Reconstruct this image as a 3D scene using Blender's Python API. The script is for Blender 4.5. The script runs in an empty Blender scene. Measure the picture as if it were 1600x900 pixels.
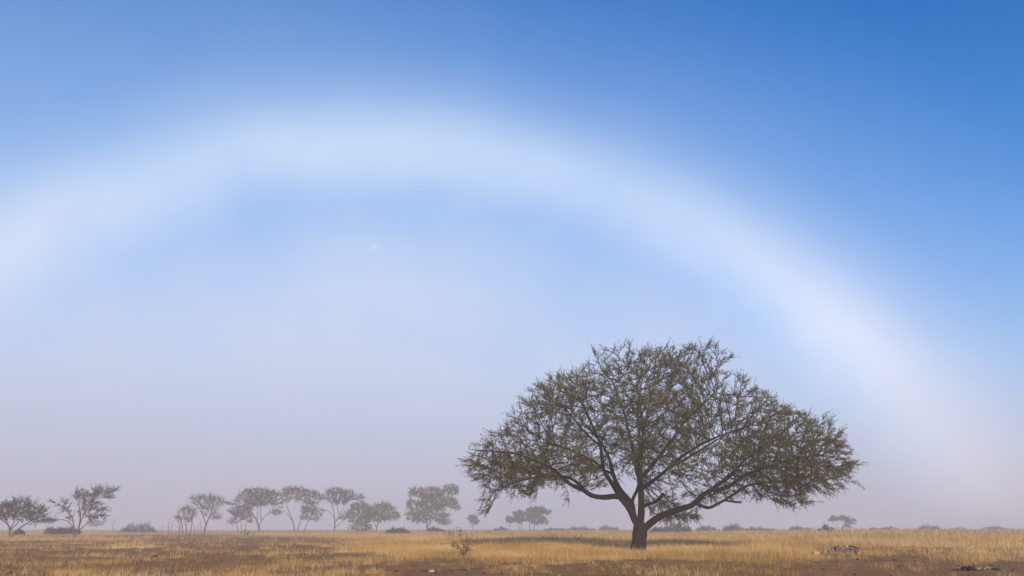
import bpy, math, random
import numpy as np
from mathutils import Vector, Matrix

sc = bpy.context.scene
R = math.radians

# ------------------------------------------------------------------ camera
F = 1300.0                       # focal length in pixels of the 1600 x 900 photograph
HORIZON = 826.5
PITCH = math.atan((HORIZON - 450.0) / F)
CAM_H = 1.05
cam_data = bpy.data.cameras.new('camera')
cam_data.sensor_width = 36.0
cam_data.lens = F / 1600.0 * 36.0
cam_data.clip_start = 0.1
cam_data.clip_end = 60000.0
cam = bpy.data.objects.new('camera', cam_data)
sc.collection.objects.link(cam)
cam.location = (0, 0, CAM_H)
cam.rotation_euler = (math.pi / 2 + PITCH, 0, 0)
sc.camera = cam

# ------------------------------------------------------------------ sun and sky
SUN_EL, ANTI_AZ, BOW_R = 13.5, -7.4, 39.4
ANTI = Vector((math.sin(R(ANTI_AZ)) * math.cos(R(SUN_EL)),
               math.cos(R(ANTI_AZ)) * math.cos(R(SUN_EL)), -math.sin(R(SUN_EL))))
SKY_STRENGTH = 0.1
SUN_STRENGTH = 5.0
EXPOSURE = 0.0

world = bpy.data.worlds.new('World')
sc.world = world
world.use_nodes = True
WN, WL = world.node_tree.nodes, world.node_tree.links
WN.clear()


class NT:
    """small helper for writing node maths"""
    def __init__(self, nodes, links):
        self.n, self.l = nodes, links

    def put(self, sock, v):
        if hasattr(v, 'is_output'):
            self.l.new(v, sock)
        else:
            sock.default_value = v

    def m(self, op, a, b=0.0, c=None, clamp=False):
        x = self.n.new('ShaderNodeMath'); x.operation = op; x.use_clamp = clamp
        self.put(x.inputs[0], a); self.put(x.inputs[1], b)
        if c is not None: self.put(x.inputs[2], c)
        return x.outputs[0]

    def ramp(self, fac, stops, interp='EASE'):
        x = self.n.new('ShaderNodeValToRGB'); x.color_ramp.interpolation = interp
        el = x.color_ramp.elements
        while len(el) < len(stops): el.new(0.5)
        for e, (p, c) in zip(el, stops):
            e.position = p
            e.color = (c, c, c, 1) if not hasattr(c, '__len__') else (*c, 1)
        self.put(x.inputs[0], fac)
        return x.outputs[0]

    def mix(self, fac, a, b, mode='MIX'):
        x = self.n.new('ShaderNodeMix'); x.data_type = 'RGBA'; x.blend_type = mode
        x.clamp_result = False
        self.put(x.inputs[0], fac)
        for s, v in ((x.inputs[6], a), (x.inputs[7], b)):
            if hasattr(v, 'is_output'): self.l.new(v, s)
            else: s.default_value = (*v, 1)
        return x.outputs[2]

    def noise(self, vec, scale, detail=3.0, rough=0.5, dist=0.0):
        x = self.n.new('ShaderNodeTexNoise')
        x.inputs['Scale'].default_value = scale; x.inputs['Detail'].default_value = detail
        x.inputs['Roughness'].default_value = rough; x.inputs['Distortion'].default_value = dist
        if vec is not None: self.l.new(vec, x.inputs['Vector'])
        return x.outputs[0]


w = NT(WN, WL)
tc = WN.new('ShaderNodeTexCoord')
dirn = tc.outputs['Generated']
nrm = WN.new('ShaderNodeVectorMath'); nrm.operation = 'NORMALIZE'; WL.new(dirn, nrm.inputs[0])
dirn = nrm.outputs[0]
sep = WN.new('ShaderNodeSeparateXYZ'); WL.new(dirn, sep.inputs[0])
el_deg = w.m('MULTIPLY', w.m('ARCSINE', sep.outputs[2]), 180 / math.pi)
dot = WN.new('ShaderNodeVectorMath'); dot.operation = 'DOT_PRODUCT'
WL.new(dirn, dot.inputs[0]); dot.inputs[1].default_value = ANTI
ang = w.m('MULTIPLY', w.m('ARCCOSINE', dot.outputs['Value']), 180 / math.pi)

sky = WN.new('ShaderNodeTexSky'); sky.sky_type = 'NISHITA'; sky.sun_disc = False
sky.sun_elevation = R(SUN_EL); sky.sun_rotation = R(180 + ANTI_AZ)
sky.air_density = 1.0; sky.dust_density = 0.2; sky.ozone_density = 2.0
hs = WN.new('ShaderNodeHueSaturation')
hs.inputs['Saturation'].default_value = 1.25; hs.inputs['Value'].default_value = 1.25
WL.new(sky.outputs[0], hs.inputs['Color'])
clear = w.mix(1.0, hs.outputs[0], (0.02, 0.95, 1.58), 'MULTIPLY')
lift = w.ramp(w.m('DIVIDE', el_deg, 90.0, clamp=True), [(0, .80), (15 / 90, .86), (34 / 90, 1.0), (1.0, 1.0)], 'B_SPLINE')
clear = w.mix(1.0, clear, lift, 'MULTIPLY')

# the drifting fog: how much of it stands in each direction
FOG_DRIFT = (4.4, 1.1, 0.7)
drift = WN.new('ShaderNodeVectorMath'); drift.operation = 'ADD'
WL.new(dirn, drift.inputs[0]); drift.inputs[1].default_value = FOG_DRIFT
n1 = w.noise(drift.outputs[0], 2.6, 3.0, 0.45, 0.3)
n2 = w.noise(drift.outputs[0], 6.0, 5.0, 0.5, 0.5)
wisps = w.m('ADD', w.m('SUBTRACT', n1, 0.5), w.m('MULTIPLY', w.m('SUBTRACT', n2, 0.5), 0.45))
# light scattered back by fog droplets, by angle from the point opposite the sun (the fogbow)
ang_w = w.m('ADD', ang, w.m('MULTIPLY', w.m('SUBTRACT', n2, 0.5), 2.0))
D = 90.0
phase = w.ramp(w.m('DIVIDE', ang_w, D), [
    (0.0, .97), (22 / D, .97), (29 / D, .95), (32.6 / D, .84), (35.2 / D, .58), (37.2 / D, .90), (38.8 / D, 1.02),
    (40.4 / D, .92), (42.6 / D, .46), (45.5 / D, .24), (50 / D, .11), (56 / D, .0), (75 / D, .0), (1.0, .0)], 'B_SPLINE')
E90 = 90.0
el01 = w.m('DIVIDE', el_deg, E90, clamp=True)
low = w.ramp(el01, [(0, 1.0), (3 / E90, .93), (6.5 / E90, .84), (10 / E90, .50), (15 / E90, .24), (21 / E90, .10), (32 / E90, 0.0)], 'B_SPLINE')
side = w.m('MULTIPLY', sep.outputs[0], -0.20)             # the fog bank is thicker towards the left
high = w.ramp(el01, [(0, 1.0), (27 / E90, 1.0), (38 / E90, .85), (60 / E90, .5), (1.0, .45)], 'B_SPLINE')
amount = w.m('ADD', w.m('ADD', 0.94, side), w.m('MULTIPLY', wisps, 1.05), clamp=True)
amount = w.m('MULTIPLY', amount, high)
a_bow = w.m('MULTIPLY', amount, phase, clamp=True)
west = w.m('MULTIPLY', w.m('MAXIMUM', w.m('MULTIPLY', sep.outputs[0], -1.0), 0.0), 0.36)   # thin high mist on that side
low = w.m('ADD', low, w.m('MULTIPLY', west, high), clamp=True)
alpha = w.m('SUBTRACT', 1.0, w.m('MULTIPLY', w.m('SUBTRACT', 1.0, low), w.m('SUBTRACT', 1.0, a_bow)))
S = 1.0 / SKY_STRENGTH
veil = w.ramp(el01, [(0, (.49, .44, .54)), (3.5 / E90, (.55, .555, .685)), (7 / E90, (.55, .605, .79)), (10 / E90, (.605, .67, .86)), (16 / E90, (.615, .71, .93)), (24 / E90, (.55, .715, .955)), (1.0, (.52, .70, .94))], 'B_SPLINE')
veil = w.mix(1.0, veil, (S, S, S), 'MULTIPLY')
skycol = w.mix(alpha, clear, veil)
bow = w.ramp(w.m('DIVIDE', ang_w, D), [(0, 0.0), (32.0 / D, 0.0), (34.2 / D, (0, .01, .04)), (36.5 / D, (.56, .66, .78)), (38.6 / D, 1.1), (40.4 / D, (.92, .85, .78)), (43.3 / D, (.24, .15, .12)), (46.5 / D, 0.0), (1.0, 0.0)], 'B_SPLINE')
thick = w.ramp(el01, [(0, 1.7), (5 / E90, 1.5), (14 / E90, .85), (20 / E90, .45), (27 / E90, .22), (1.0, .2)], 'B_SPLINE')   # the bow is strongest where the bank is deep
cx = WN.new('ShaderNodeCombineXYZ')
glow = w.m('MULTIPLY', w.m('MULTIPLY', thick, w.m('ADD', w.m('MULTIPLY', sep.outputs[0], 0.6), 0.80, clamp=True)), 0.15 * S)
for i in range(3): WL.new(glow, cx.inputs[i])
skycol = w.mix(1.0, skycol, w.mix(1.0, bow, cx.outputs[0], 'MULTIPLY'), 'ADD')
bg = WN.new('ShaderNodeBackground'); bg.inputs['Strength'].default_value = SKY_STRENGTH
WL.new(skycol, bg.inputs['Color'])
wo = WN.new('ShaderNodeOutputWorld'); WL.new(bg.outputs[0], wo.inputs['Surface'])

sun_data = bpy.data.lights.new('sun', 'SUN')
sun_data.energy = SUN_STRENGTH; sun_data.angle = R(4.0); sun_data.color = (1.0, 0.81, 0.60)
sun = bpy.data.objects.new('sun', sun_data)
sc.collection.objects.link(sun)
sun.rotation_euler = ANTI.to_track_quat('-Z', 'Y').to_euler()
sun.location = (20, -60, 40)

sc.view_settings.view_transform = 'Standard'; sc.view_settings.look = 'None'
sc.view_settings.exposure = EXPOSURE; sc.view_settings.gamma = 1.0
sc.view_settings.use_curve_mapping = False
sc.cycles.use_denoising = True
sc.cycles.max_bounces = 6; sc.cycles.volume_bounces = 2
sc.cycles.diffuse_bounces = 3; sc.cycles.transparent_max_bounces = 8

# ------------------------------------------------------------------ helpers
CP, SP = math.cos(PITCH), math.sin(PITCH)


def ray(px, py):
    u, v = px - 800.0, 450.0 - py
    return np.array((u, F * CP - v * SP, F * SP + v * CP))


def gz(x, y):
    """height of the ground"""
    return (0.05 * np.sin(x * 0.11 + 1.3) * np.cos(y * 0.083 + .4) + 0.035 * np.sin(x * 0.31 - y * 0.23)
            + 0.02 * np.sin(x * 0.9 + 2 * np.sin(y * .37)))


def on_ground(px, py):
    d = ray(px, py); t = CAM_H / -d[2]
    x, y = d[0] * t, d[1] * t
    return np.array((x, y, gz(x, y)))


def at(px, py, Y):
    """the point on a pixel's ray at depth Y"""
    d = ray(px, py)
    return np.array((0, 0, CAM_H)) + d * (Y / d[1])


def foot(px, Y):
    """the ground point at depth Y under a pixel column"""
    d = ray(px, HORIZON)
    x = d[0] * Y / d[1]
    return np.array((x, Y, gz(x, Y)))


def tag(o, label=None, cat=None, group=None, kind=None):
    if label: o['label'] = label
    if cat: o['category'] = cat
    if group: o['group'] = group
    if kind: o['kind'] = kind
    return o


def empty(name, loc):
    o = bpy.data.objects.new(name, None)
    o.empty_display_size = 0.3
    sc.collection.objects.link(o); o.location = loc
    return o


def mesh_obj(name, verts, faces, mat, parent=None, smooth=False):
    """verts (n,3) in world space; faces: list of tuples or an (m,k) array"""
    me = bpy.data.meshes.new(name)
    v = np.asarray(verts, dtype=np.float32).reshape(-1, 3)
    origin = np.zeros(3, dtype=np.float32)
    if parent is not None:
        origin = np.array(parent_origin(parent), dtype=np.float32)
    v = v - origin
    if isinstance(faces, np.ndarray):
        k = faces.shape[1]; m = faces.shape[0]
        me.vertices.add(len(v)); me.vertices.foreach_set('co', v.ravel())
        me.loops.add(m * k); me.loops.foreach_set('vertex_index', faces.astype(np.int32).ravel())
        me.polygons.add(m); me.polygons.foreach_set('loop_start', np.arange(0, m * k, k, dtype=np.int32))
        me.update(calc_edges=True)
    else:
        me.from_pydata([tuple(map(float, p)) for p in v], [], faces)
    if smooth:
        me.polygons.foreach_set('use_smooth', np.ones(len(me.polygons), dtype=bool))
    me.materials.append(mat)
    o = bpy.data.objects.new(name, me)
    sc.collection.objects.link(o)
    if parent is not None: o.parent = parent
    return o


def parent_origin(p):
    t = np.zeros(3)
    while p is not None:
        t = t + np.array(p.location); p = p.parent
    return t


# ------------------------------------------------------------------ materials
def material(name):
    m = bpy.data.materials.new(name); m.use_nodes = True
    n, l = m.node_tree.nodes, m.node_tree.links
    b = n['Principled BSDF']
    b.inputs['Roughness'].default_value = 0.9
    b.inputs['Specular IOR Level'].default_value = 0.15
    return m, n, l, b, NT(n, l)


def leaf_material(name, c0, c1, c2, trans=0.25):
    m, n, l, b, k = material(name)
    g = n.new('ShaderNodeNewGeometry')
    col = k.ramp(g.outputs['Random Per Island'], [(0, c0), (.5, c1), (1, c2)], 'LINEAR')
    l.new(col, b.inputs['Base Color'])
    b.inputs['Roughness'].default_value = 0.65
    t = n.new('ShaderNodeBsdfTranslucent'); l.new(col, t.inputs['Color'])
    mx = n.new('ShaderNodeMixShader'); mx.inputs[0].default_value = trans
    l.new(b.outputs[0], mx.inputs[1]); l.new(t.outputs[0], mx.inputs[2])
    l.new(mx.outputs[0], n['Material Output'].inputs['Surface'])
    return m


def bark_material(name, c0, c1, scale=7.0):
    m, n, l, b, k = material(name)
    t = n.new('ShaderNodeTexCoord')
    mp = n.new('ShaderNodeMapping'); mp.inputs['Scale'].default_value = (1, 1, 0.28)
    l.new(t.outputs['Object'], mp.inputs[0])
    f = k.noise(mp.outputs[0], scale, 6, .65, .3)
    l.new(k.ramp(f, [(.3, c0), (.7, c1)], 'LINEAR'), b.inputs['Base Color'])
    bp = n.new('ShaderNodeBump'); bp.inputs['Strength'].default_value = 1.0; bp.inputs['Distance'].default_value = .09
    l.new(k.noise(mp.outputs[0], scale * 2.2, 5, .7), bp.inputs['Height']); l.new(bp.outputs[0], b.inputs['Normal'])
    return m


def stone_material(name, c0, c1, scale=9.0, rough=.9):
    m, n, l, b, k = material(name)
    t = n.new('ShaderNodeTexCoord')
    f = k.noise(t.outputs['Object'], scale, 5, .6)
    l.new(k.ramp(f, [(.3, c0), (.7, c1)], 'LINEAR'), b.inputs['Base Color'])
    b.inputs['Roughness'].default_value = rough
    bp = n.new('ShaderNodeBump'); bp.inputs['Strength'].default_value = .5; bp.inputs['Distance'].default_value = .03
    l.new(k.noise(t.outputs['Object'], scale * 3, 4, .6), bp.inputs['Height']); l.new(bp.outputs[0], b.inputs['Normal'])
    return m


M_LEAF = leaf_material('acacia_leaf', (.046, .046, .010), (.108, .098, .020), (.21, .17, .045))
M_TWIG = bark_material('twig_bark', (.030, .021, .013), (.07, .048, .03), 20)
M_BARK = bark_material('acacia_bark', (.008, .005, .003), (.048, .029, .017), 9)
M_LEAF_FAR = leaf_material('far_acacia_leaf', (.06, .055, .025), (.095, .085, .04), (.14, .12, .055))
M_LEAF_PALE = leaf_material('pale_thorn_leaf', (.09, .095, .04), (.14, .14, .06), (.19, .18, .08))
M_LEAF_BUSH = leaf_material('scrub_leaf', (.045, .04, .026), (.075, .065, .042), (.11, .095, .06))
M_LEAF_BROWN = leaf_material('dry_scrub_leaf', (.10, .075, .05), (.13, .095, .06), (.16, .125, .08))
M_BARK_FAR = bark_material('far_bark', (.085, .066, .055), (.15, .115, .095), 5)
M_DEAD = bark_material('dead_wood', (.13, .075, .055), (.21, .13, .10), 18)
M_SUCC = leaf_material('succulent_stem', (.10, .16, .04), (.13, .20, .06), (.17, .23, .08), .1)
M_SUCC_PALE = leaf_material('pale_succulent_stem', (.13, .16, .08), (.17, .20, .11), (.22, .24, .14), .1)
M_PALE_ROCK = stone_material('pale_stone', (.30, .23, .17), (.46, .37, .28))
M_ORANGE_ROCK = stone_material('orange_stone', (.42, .26, .17), (.58, .40, .28))
M_CLOD = stone_material('dark_clod', (.05, .028, .02), (.10, .055, .038), 14)
M_TERMITE = stone_material('red_earth_mound', (.28, .13, .08), (.36, .18, .11), 4)
M_CHAR = stone_material('charred_wood', (.018, .018, .02), (.045, .043, .045), 16)
M_ASH = stone_material('weathered_wood', (.20, .17, .15), (.34, .30, .26), 12)
M_LOG = bark_material('bleached_wood', (.26, .22, .18), (.46, .41, .34), 10)


# ------------------------------------------------------------------ ground
ROWS = [829, 833, 838, 843, 848, 854, 860, 866, 872, 878, 884, 890, 896, 905]
COVER = np.array([
    [.70, .70, .70, .60, .80, .85, .85, .9, .9, .9, .9, .9, .95, 1., 1., 1., 1.],
    [.60, .60, .60, .20, .70, .85, .90, .9, .9, .9, .8, .9, .95, 1., 1., 1., 1.],
    [.35, .30, .30, .06, .15, .40, .65, .7, .7, .7, .5, .6, .90, 1., 1., 1., .9],
    [.50, .45, .30, .06, .08, .25, .45, .5, .5, .5, .4, .5, .90, 1., 1., 1., .9],
    [.28, .25, .26, .10, .10, .18, .45, .5, .5, .5, .4, .5, .80, .9, .9, .9, .8],
    [.25, .25, .22, .10, .10, .25, .80, .6, .6, .45, .35, .45, .60, .5, .5, .6, .6],
    [.30, .30, .25, .16, .14, .22, .90, .9, .9, .85, .6, .7, .70, .18, .2, .3, .35],
    [.35, .35, .20, .28, .22, .30, .65, .8, .8, .9, .8, .9, .85, .5, .3, .35, .4],
    [.45, .35, .30, .35, .32, .30, .40, .25, .5, .6, .5, .7, .75, .45, .3, .4, .45],
    [.45, .35, .35, .40, .42, .45, .40, .2, .4, .25, .2, .5, .55, .3, .2, .3, .3],
    [.45, .35, .50, .35, .45, .50, .18, .08, .2, .1, .08, .22, .40, .18, .15, .08, .08],
    [.35, .35, .50, .40, .45, .50, .2, .12, .25, .2, .1, .3, .3, .1, .15, .06, .1],
    [.20, .40, .50, .48, .40, .45, .3, .2, .35, .15, .15, .35, .25, .2, .2, .1, .1],
    [.20, .40, .50, .48, .40, .45, .3, .2, .35, .15, .15, .35, .25, .2, .2, .1, .1]])
COVER[9:] = COVER[9:] * .92 + .02
COVER[2:10, :6] *= .72


def grass_cover(x, y):
    """share of the ground under grass, read off the photograph and carried out over the plain"""
    x = np.asarray(x, float); y = np.maximum(np.asarray(y, float), 6.0)
    v = (-CAM_H) / y                                        # tan of the angle below the horizon
    # pixel row and column of the ground point
    a = PITCH - np.arctan(v)
    py = 450 + F * np.tan(a)
    depth = y * CP - CAM_H * SP
    px = 800 + F * x / np.maximum(depth, .1)
    r = np.interp(py, ROWS, np.arange(len(ROWS)))
    c = np.clip(px / 100.0, 0, 16)
    r0 = np.clip(np.floor(r).astype(int), 0, len(ROWS) - 2); c0 = np.clip(np.floor(c).astype(int), 0, 15)
    fr, fc = r - r0, c - c0
    return (COVER[r0, c0] * (1 - fr) * (1 - fc) + COVER[r0 + 1, c0] * fr * (1 - fc)
            + COVER[r0, c0 + 1] * (1 - fr) * fc + COVER[r0 + 1, c0 + 1] * fr * fc)


def value_noise(x, y, seed):
    r = np.random.RandomState(seed); T = r.rand(256, 256)
    xi, yi = np.floor(x).astype(int), np.floor(y).astype(int)
    fx, fy = x - xi, y - yi
    fx, fy = fx * fx * (3 - 2 * fx), fy * fy * (3 - 2 * fy)
    g = lambda a, b: T[a % 256, b % 256]
    return (g(xi, yi) * (1 - fx) * (1 - fy) + g(xi + 1, yi) * fx * (1 - fy)
            + g(xi, yi + 1) * (1 - fx) * fy + g(xi + 1, yi + 1) * fx * fy)


def fbm(x, y, seed):
    return (value_noise(x, y, seed) + .5 * value_noise(x * 2.1, y * 2.1, seed + 1)
            + .25 * value_noise(x * 4.3, y * 4.3, seed + 2)) / 1.75


def build_ground():
    half = 1500.0
    u = np.linspace(-1, 1, 361)
    xs = np.sinh(u * 5.2) / math.sinh(5.2) * half
    v = np.linspace(0, 1, 520)
    ysf = 14 + (np.sinh(v * 5.6) / math.sinh(5.6)) * (half - 14)
    ysb = -np.sinh(np.linspace(1, 0, 60) * 4.5) / math.sinh(4.5) * half
    ys = np.concatenate([ysb, np.linspace(1, 13, 12), ysf])
    X, Y = np.meshgrid(xs, ys)
    near = np.clip((90 - np.hypot(X, Y)) / 60, 0, 1)
    Z = gz(X, Y) + near * ((fbm(X * 1.6, Y * 1.6, 5) - .5) * .07 + (fbm(X * 5, Y * 5, 9) - .5) * .035)
    nx, ny = len(xs), len(ys)
    V = np.stack([X, Y, Z], -1).reshape(-1, 3)
    i = (np.arange(ny - 1)[:, None] * nx + np.arange(nx - 1)[None, :]).ravel()
    faces = np.stack([i, i + 1, i + nx + 1, i + nx], -1)
    m, n, l, b, k = material('savanna_soil')
    t = n.new('ShaderNodeTexCoord'); obj = t.outputs['Object']
    big = k.noise(obj, .22, 5, .6); mid = k.noise(obj, 1.6, 6, .65, .3); fine = k.noise(obj, 14, 6, .7)
    soil = k.ramp(mid, [(.25, (.28, .120, .030)), (.5, (.40, .185, .050)), (.75, (.48, .245, .080))], 'LINEAR')
    soil = k.mix(k.ramp(big, [(.35, 0.0), (.62, .65)]), soil, (.36, .155, .040))
    at_ = n.new('ShaderNodeAttribute'); at_.attribute_name = 'cover'
    straw = k.ramp(fine, [(.3, (.20, .125, .06)), (.55, (.34, .215, .095)), (.8, (.46, .30, .14))], 'LINEAR')
    fac = k.m('MULTIPLY', at_.outputs['Fac'], k.ramp(k.noise(obj, 4.0, 5, .6), [(.35, .25), (.6, .95)]), clamp=True)
    col = k.mix(fac, soil, straw)
    dk = n.new('ShaderNodeAttribute'); dk.attribute_name = 'damp'
    col = k.mix(k.m('MULTIPLY', dk.outputs['Fac'], .85), col, (.075, .036, .022))
    # scattered dark droppings and litter
    col = k.mix(k.ramp(k.noise(obj, 5.5, 3, .5), [(.66, 0.0), (.72, .7)]), col, (.075, .042, .028))
    l.new(col, b.inputs['Base Color'])
    bp = n.new('ShaderNodeBump'); bp.inputs['Strength'].default_value = .6; bp.inputs['Distance'].default_value = .06
    l.new(k.noise(obj, 6, 8, .7), bp.inputs['Height']); l.new(bp.outputs[0], b.inputs['Normal'])
    o = mesh_obj('ground', V, faces, m, None, True)
    cov = grass_cover(X.ravel(), Y.ravel())
    far = np.clip((Y.ravel() - 60) / 120, 0, 1)
    cov = cov * (.35 + .65 * far)
    a = o.data.attributes.new('cover', 'FLOAT', 'POINT'); a.data.foreach_set('value', cov.astype(np.float32))
    # a strip of dark, freshly turned earth in the foreground
    p = on_ground(690, 888.5)
    dd = ((X.ravel() - p[0]) / 1.55) ** 2 + ((Y.ravel() - p[1]) / .75) ** 2
    p2 = on_ground(1360, 874)
    d2 = ((X.ravel() - p2[0]) / 1.7) ** 2 + ((Y.ravel() - p2[1]) / .6) ** 2
    p3 = on_ground(330, 888)
    d3 = ((X.ravel() - p3[0]) / 1.4) ** 2 + ((Y.ravel() - p3[1]) / .55) ** 2
    wob = (fbm(X.ravel() * 1.4, Y.ravel() * 1.4, 77) - .5) * 1.6
    damp = np.clip(1.3 - dd + wob, 0, 1) + .6 * np.clip(1.2 - d2 + wob, 0, 1) + .6 * np.clip(1.2 - d3 + wob, 0, 1)
    a = o.data.attributes.new('damp', 'FLOAT', 'POINT'); a.data.foreach_set('value', np.clip(damp, 0, 1).astype(np.float32))
    tag(o, 'flat plain of reddish brown soil with straw coloured patches', kind='structure')
    return o


build_ground()


# ------------------------------------------------------------------ trees: growing, tubes, leaves
def norm(v):
    return v / np.maximum(np.linalg.norm(v, axis=-1, keepdims=True), 1e-9)


class Skeleton:
    def __init__(self):
        self.p, self.par, self.r, self.limb = [], [], [], []
        self.dead = set()

    def trace(self, pts, r0, r1, start=None, step=.3, barren=False, power=1.0, wob=0.0, rng=None):
        """add a hand-traced limb; start: index of the node it grows from (nearest when None)"""
        pts = [np.asarray(q, float) for q in pts]
        # Catmull-Rom through the points
        if start is None and self.p:
            P = np.array(self.p); start = int(np.argmin(((P - pts[0]) ** 2).sum(1)))
        ctrl = ([self.p[start]] if start is not None else []) + pts
        ctrl = [np.asarray(c) for c in ctrl]
        out = []
        for i in range(len(ctrl) - 1):
            a, b = ctrl[i], ctrl[i + 1]
            z = ctrl[i - 1] if i > 0 else a * 2 - b
            d = ctrl[i + 2] if i + 2 < len(ctrl) else b * 2 - a
            n = max(1, int(round(np.linalg.norm(b - a) / step)))
            for j in range(n):
                t = j / n
                out.append(.5 * (2 * a + (b - z) * t + (2 * z - 5 * a + 4 * b - d) * t * t + (3 * a - z - 3 * b + d) * t ** 3))
        out.append(ctrl[-1])
        if start is not None: out = out[1:]
        idx = start if start is not None else -1
        L = max(self.limb, default=-1) + 1
        first = len(self.p)
        for j, q in enumerate(out):
            t = (j + 1) / len(out)
            if wob and rng is not None: q = q + rng.normal(0, wob, 3)
            self.p.append(q); self.par.append(idx)
            self.r.append(r0 + (r1 - r0) * t ** power); self.limb.append(L)
            idx = len(self.p) - 1
            if barren: self.dead.add(idx)
        return first, idx

    def near(self, q):
        P = np.array(self.p); return int(np.argmin(((P - np.asarray(q)) ** 2).sum(1)))


def colonize(sk, A, step, dk, iters, rng, bias=(0, 0, 0), jitter=.15, max_nodes=40000):
    p = [np.asarray(q) for q in sk.p]; par = list(sk.par)
    n0 = len(p)
    P = np.array(p)
    A = np.asarray(A, float)
    ok = np.array([i not in sk.dead for i in range(n0)])
    idxs = np.where(ok)[0]

    def nearest(Q, ids, A):
        d2 = (A ** 2).sum(1)[:, None] + (Q ** 2).sum(1)[None, :] - 2 * A @ Q.T
        k = d2.argmin(1); return ids[k], np.sqrt(np.maximum(d2[np.arange(len(A)), k], 0))
    ni, nd = nearest(P[idxs], idxs, A)
    bias = np.asarray(bias, float)
    kids = {}
    for _ in range(iters):
        keep = nd > dk
        A, ni, nd = A[keep], ni[keep], nd[keep]
        if not len(A) or len(p) > max_nodes: break
        P = np.array(p)
        d = norm(A - P[ni])
        acc = np.zeros((len(P), 3)); np.add.at(acc, ni, d)
        act = np.unique(ni)
        nd_dir = norm(acc[act] + 1e-4)
        nd_dir = norm(nd_dir + bias + rng.normal(0, jitter, nd_dir.shape))
        new = P[act] + nd_dir * step
        good = []
        for a, q in zip(act, new):
            ks = kids.setdefault(int(a), [])
            if len(ks) >= 4 or any(((q - c) ** 2).sum() < (.3 * step) ** 2 for c in ks):
                continue
            ks.append(q); good.append((int(a), q))
        if not good: break
        base = len(p)
        for a, q in good:
            p.append(q); par.append(a)
        Q = np.array([q for _, q in good]); ids = np.arange(base, len(p))
        for c in range(0, len(Q), 1500):
            i2, d2 = nearest(Q[c:c + 1500], ids[c:c + 1500], A)
            m = d2 < nd; ni = np.where(m, i2, ni); nd = np.where(m, d2, nd)
    return np.array(p), np.array(par), n0


def finish(sk, P, par, n0, tip, expo=2.4, smooth=2):
    N = len(P)
    for _ in range(smooth):
        s = np.zeros((N, 3)); c = np.zeros(N)
        g = np.arange(n0, N)
        np.add.at(s, par[g], P[g]); np.add.at(c, par[g], 1)
        Pn = P.copy()
        has = (np.arange(N) >= n0) & (c > 0)
        Pn[has] = .5 * P[has] + .25 * P[par[has]] + .25 * (s[has] / c[has][:, None])
        P = Pn
    acc = np.zeros(N)
    for i in range(N - 1, n0 - 1, -1):
        if acc[i] == 0: acc[i] = tip ** expo
        acc[par[i]] += acc[i]
    r = acc ** (1 / expo)
    r[:n0] = sk.r
    for i in range(n0, N):
        r[i] = min(r[i], .85 * r[par[i]]) if par[i] < n0 else min(r[i], r[par[i]])
    r = np.maximum(r, tip)
    return P, r


def chains_of(par, r, nodes, stop=None):
    """cut a set of nodes into chains that follow the thickest child"""
    kids = {}
    for i in nodes:
        kids.setdefault(par[i], []).append(i)
    inset = set(nodes)
    used = set(); out = []
    for i in nodes:
        if i in used: continue
        ch = ([par[i]] if par[i] >= 0 else []) + [i]; used.add(i)
        k = i
        while k in kids:
            c = [q for q in kids[k] if q not in used]
            if not c: break
            k = max(c, key=lambda q: r[q]); used.add(k); ch.append(k)
        out.append(ch)
    return out


def tubes(chains, P, r, sides):
    V, Fc = [], []
    base = 0
    ca = np.cos(np.arange(sides) * 2 * math.pi / sides); sa = np.sin(np.arange(sides) * 2 * math.pi / sides)
    kn = np.random.default_rng(sides * 7 + len(chains))
    for ch in chains:
        q = P[ch]; rr = r[ch].copy()
        if len(ch) > 1: rr[0] = min(rr[0], rr[1] * 1.15)
        n = len(ch)
        if n < 2: continue
        t = norm(np.gradient(q, axis=0))
        up = np.array((0, 0, 1.0)) if abs(t[0, 2]) < .9 else np.array((1.0, 0, 0))
        for i in range(n):
            a = up - t[i] * (up @ t[i]); a = a / max(np.linalg.norm(a), 1e-9); up = a
            b = np.cross(t[i], a)
            lump = 1.0
            if sides >= 9:
                if i == 0: lobes = kn.uniform(-.07, .07, sides); swell = 0.0
                swell = .6 * swell + kn.normal(0, .035); lobes = .8 * lobes + kn.uniform(-.035, .035, sides)
                lump = (1 + lobes + swell)[:, None]
            V.append(q[i] + rr[i] * lump * (ca[:, None] * a + sa[:, None] * b))
        idx = base + np.arange(n * sides).reshape(n, sides)
        a0 = idx[:-1]; a1 = np.roll(idx[:-1], -1, 1); b1 = np.roll(idx[1:], -1, 1); b0 = idx[1:]
        Fc.append(np.stack([a0, a1, b1, b0], -1).reshape(-1, 4))
        # close the tip
        V.append((q[-1] + t[-1] * rr[-1] * .6)[None, :])
        tipi = base + n * sides
        last = idx[-1]
        Fc.append(np.stack([last, np.roll(last, -1), np.full(sides, tipi), np.full(sides, tipi)], -1))
        base += n * sides + 1
    return np.concatenate(V), np.concatenate(Fc)


def tube_obj(name, chains, P, r, sides, mat, parent):
    V, Fc = tubes(chains, P, r, sides)
    faces = [tuple(f) if f[2] != f[3] else tuple(f[:3]) for f in Fc.tolist()]
    return mesh_obj(name, V, faces, mat, parent, True)


def leaf_quads(base, d, length, width, rng):
    """flat lens-shaped leaves: base points, directions, sizes"""
    n = len(base)
    side = norm(np.cross(d, rng.normal(0, 1, (n, 3))))
    L = length[:, None]; W = width[:, None]
    v = np.stack([base, base + d * L * .5 + side * W * .5, base + d * L, base + d * L * .5 - side * W * .5], 1)
    f = np.arange(n * 4).reshape(n, 4)
    return v.reshape(-1, 3), f


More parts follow.
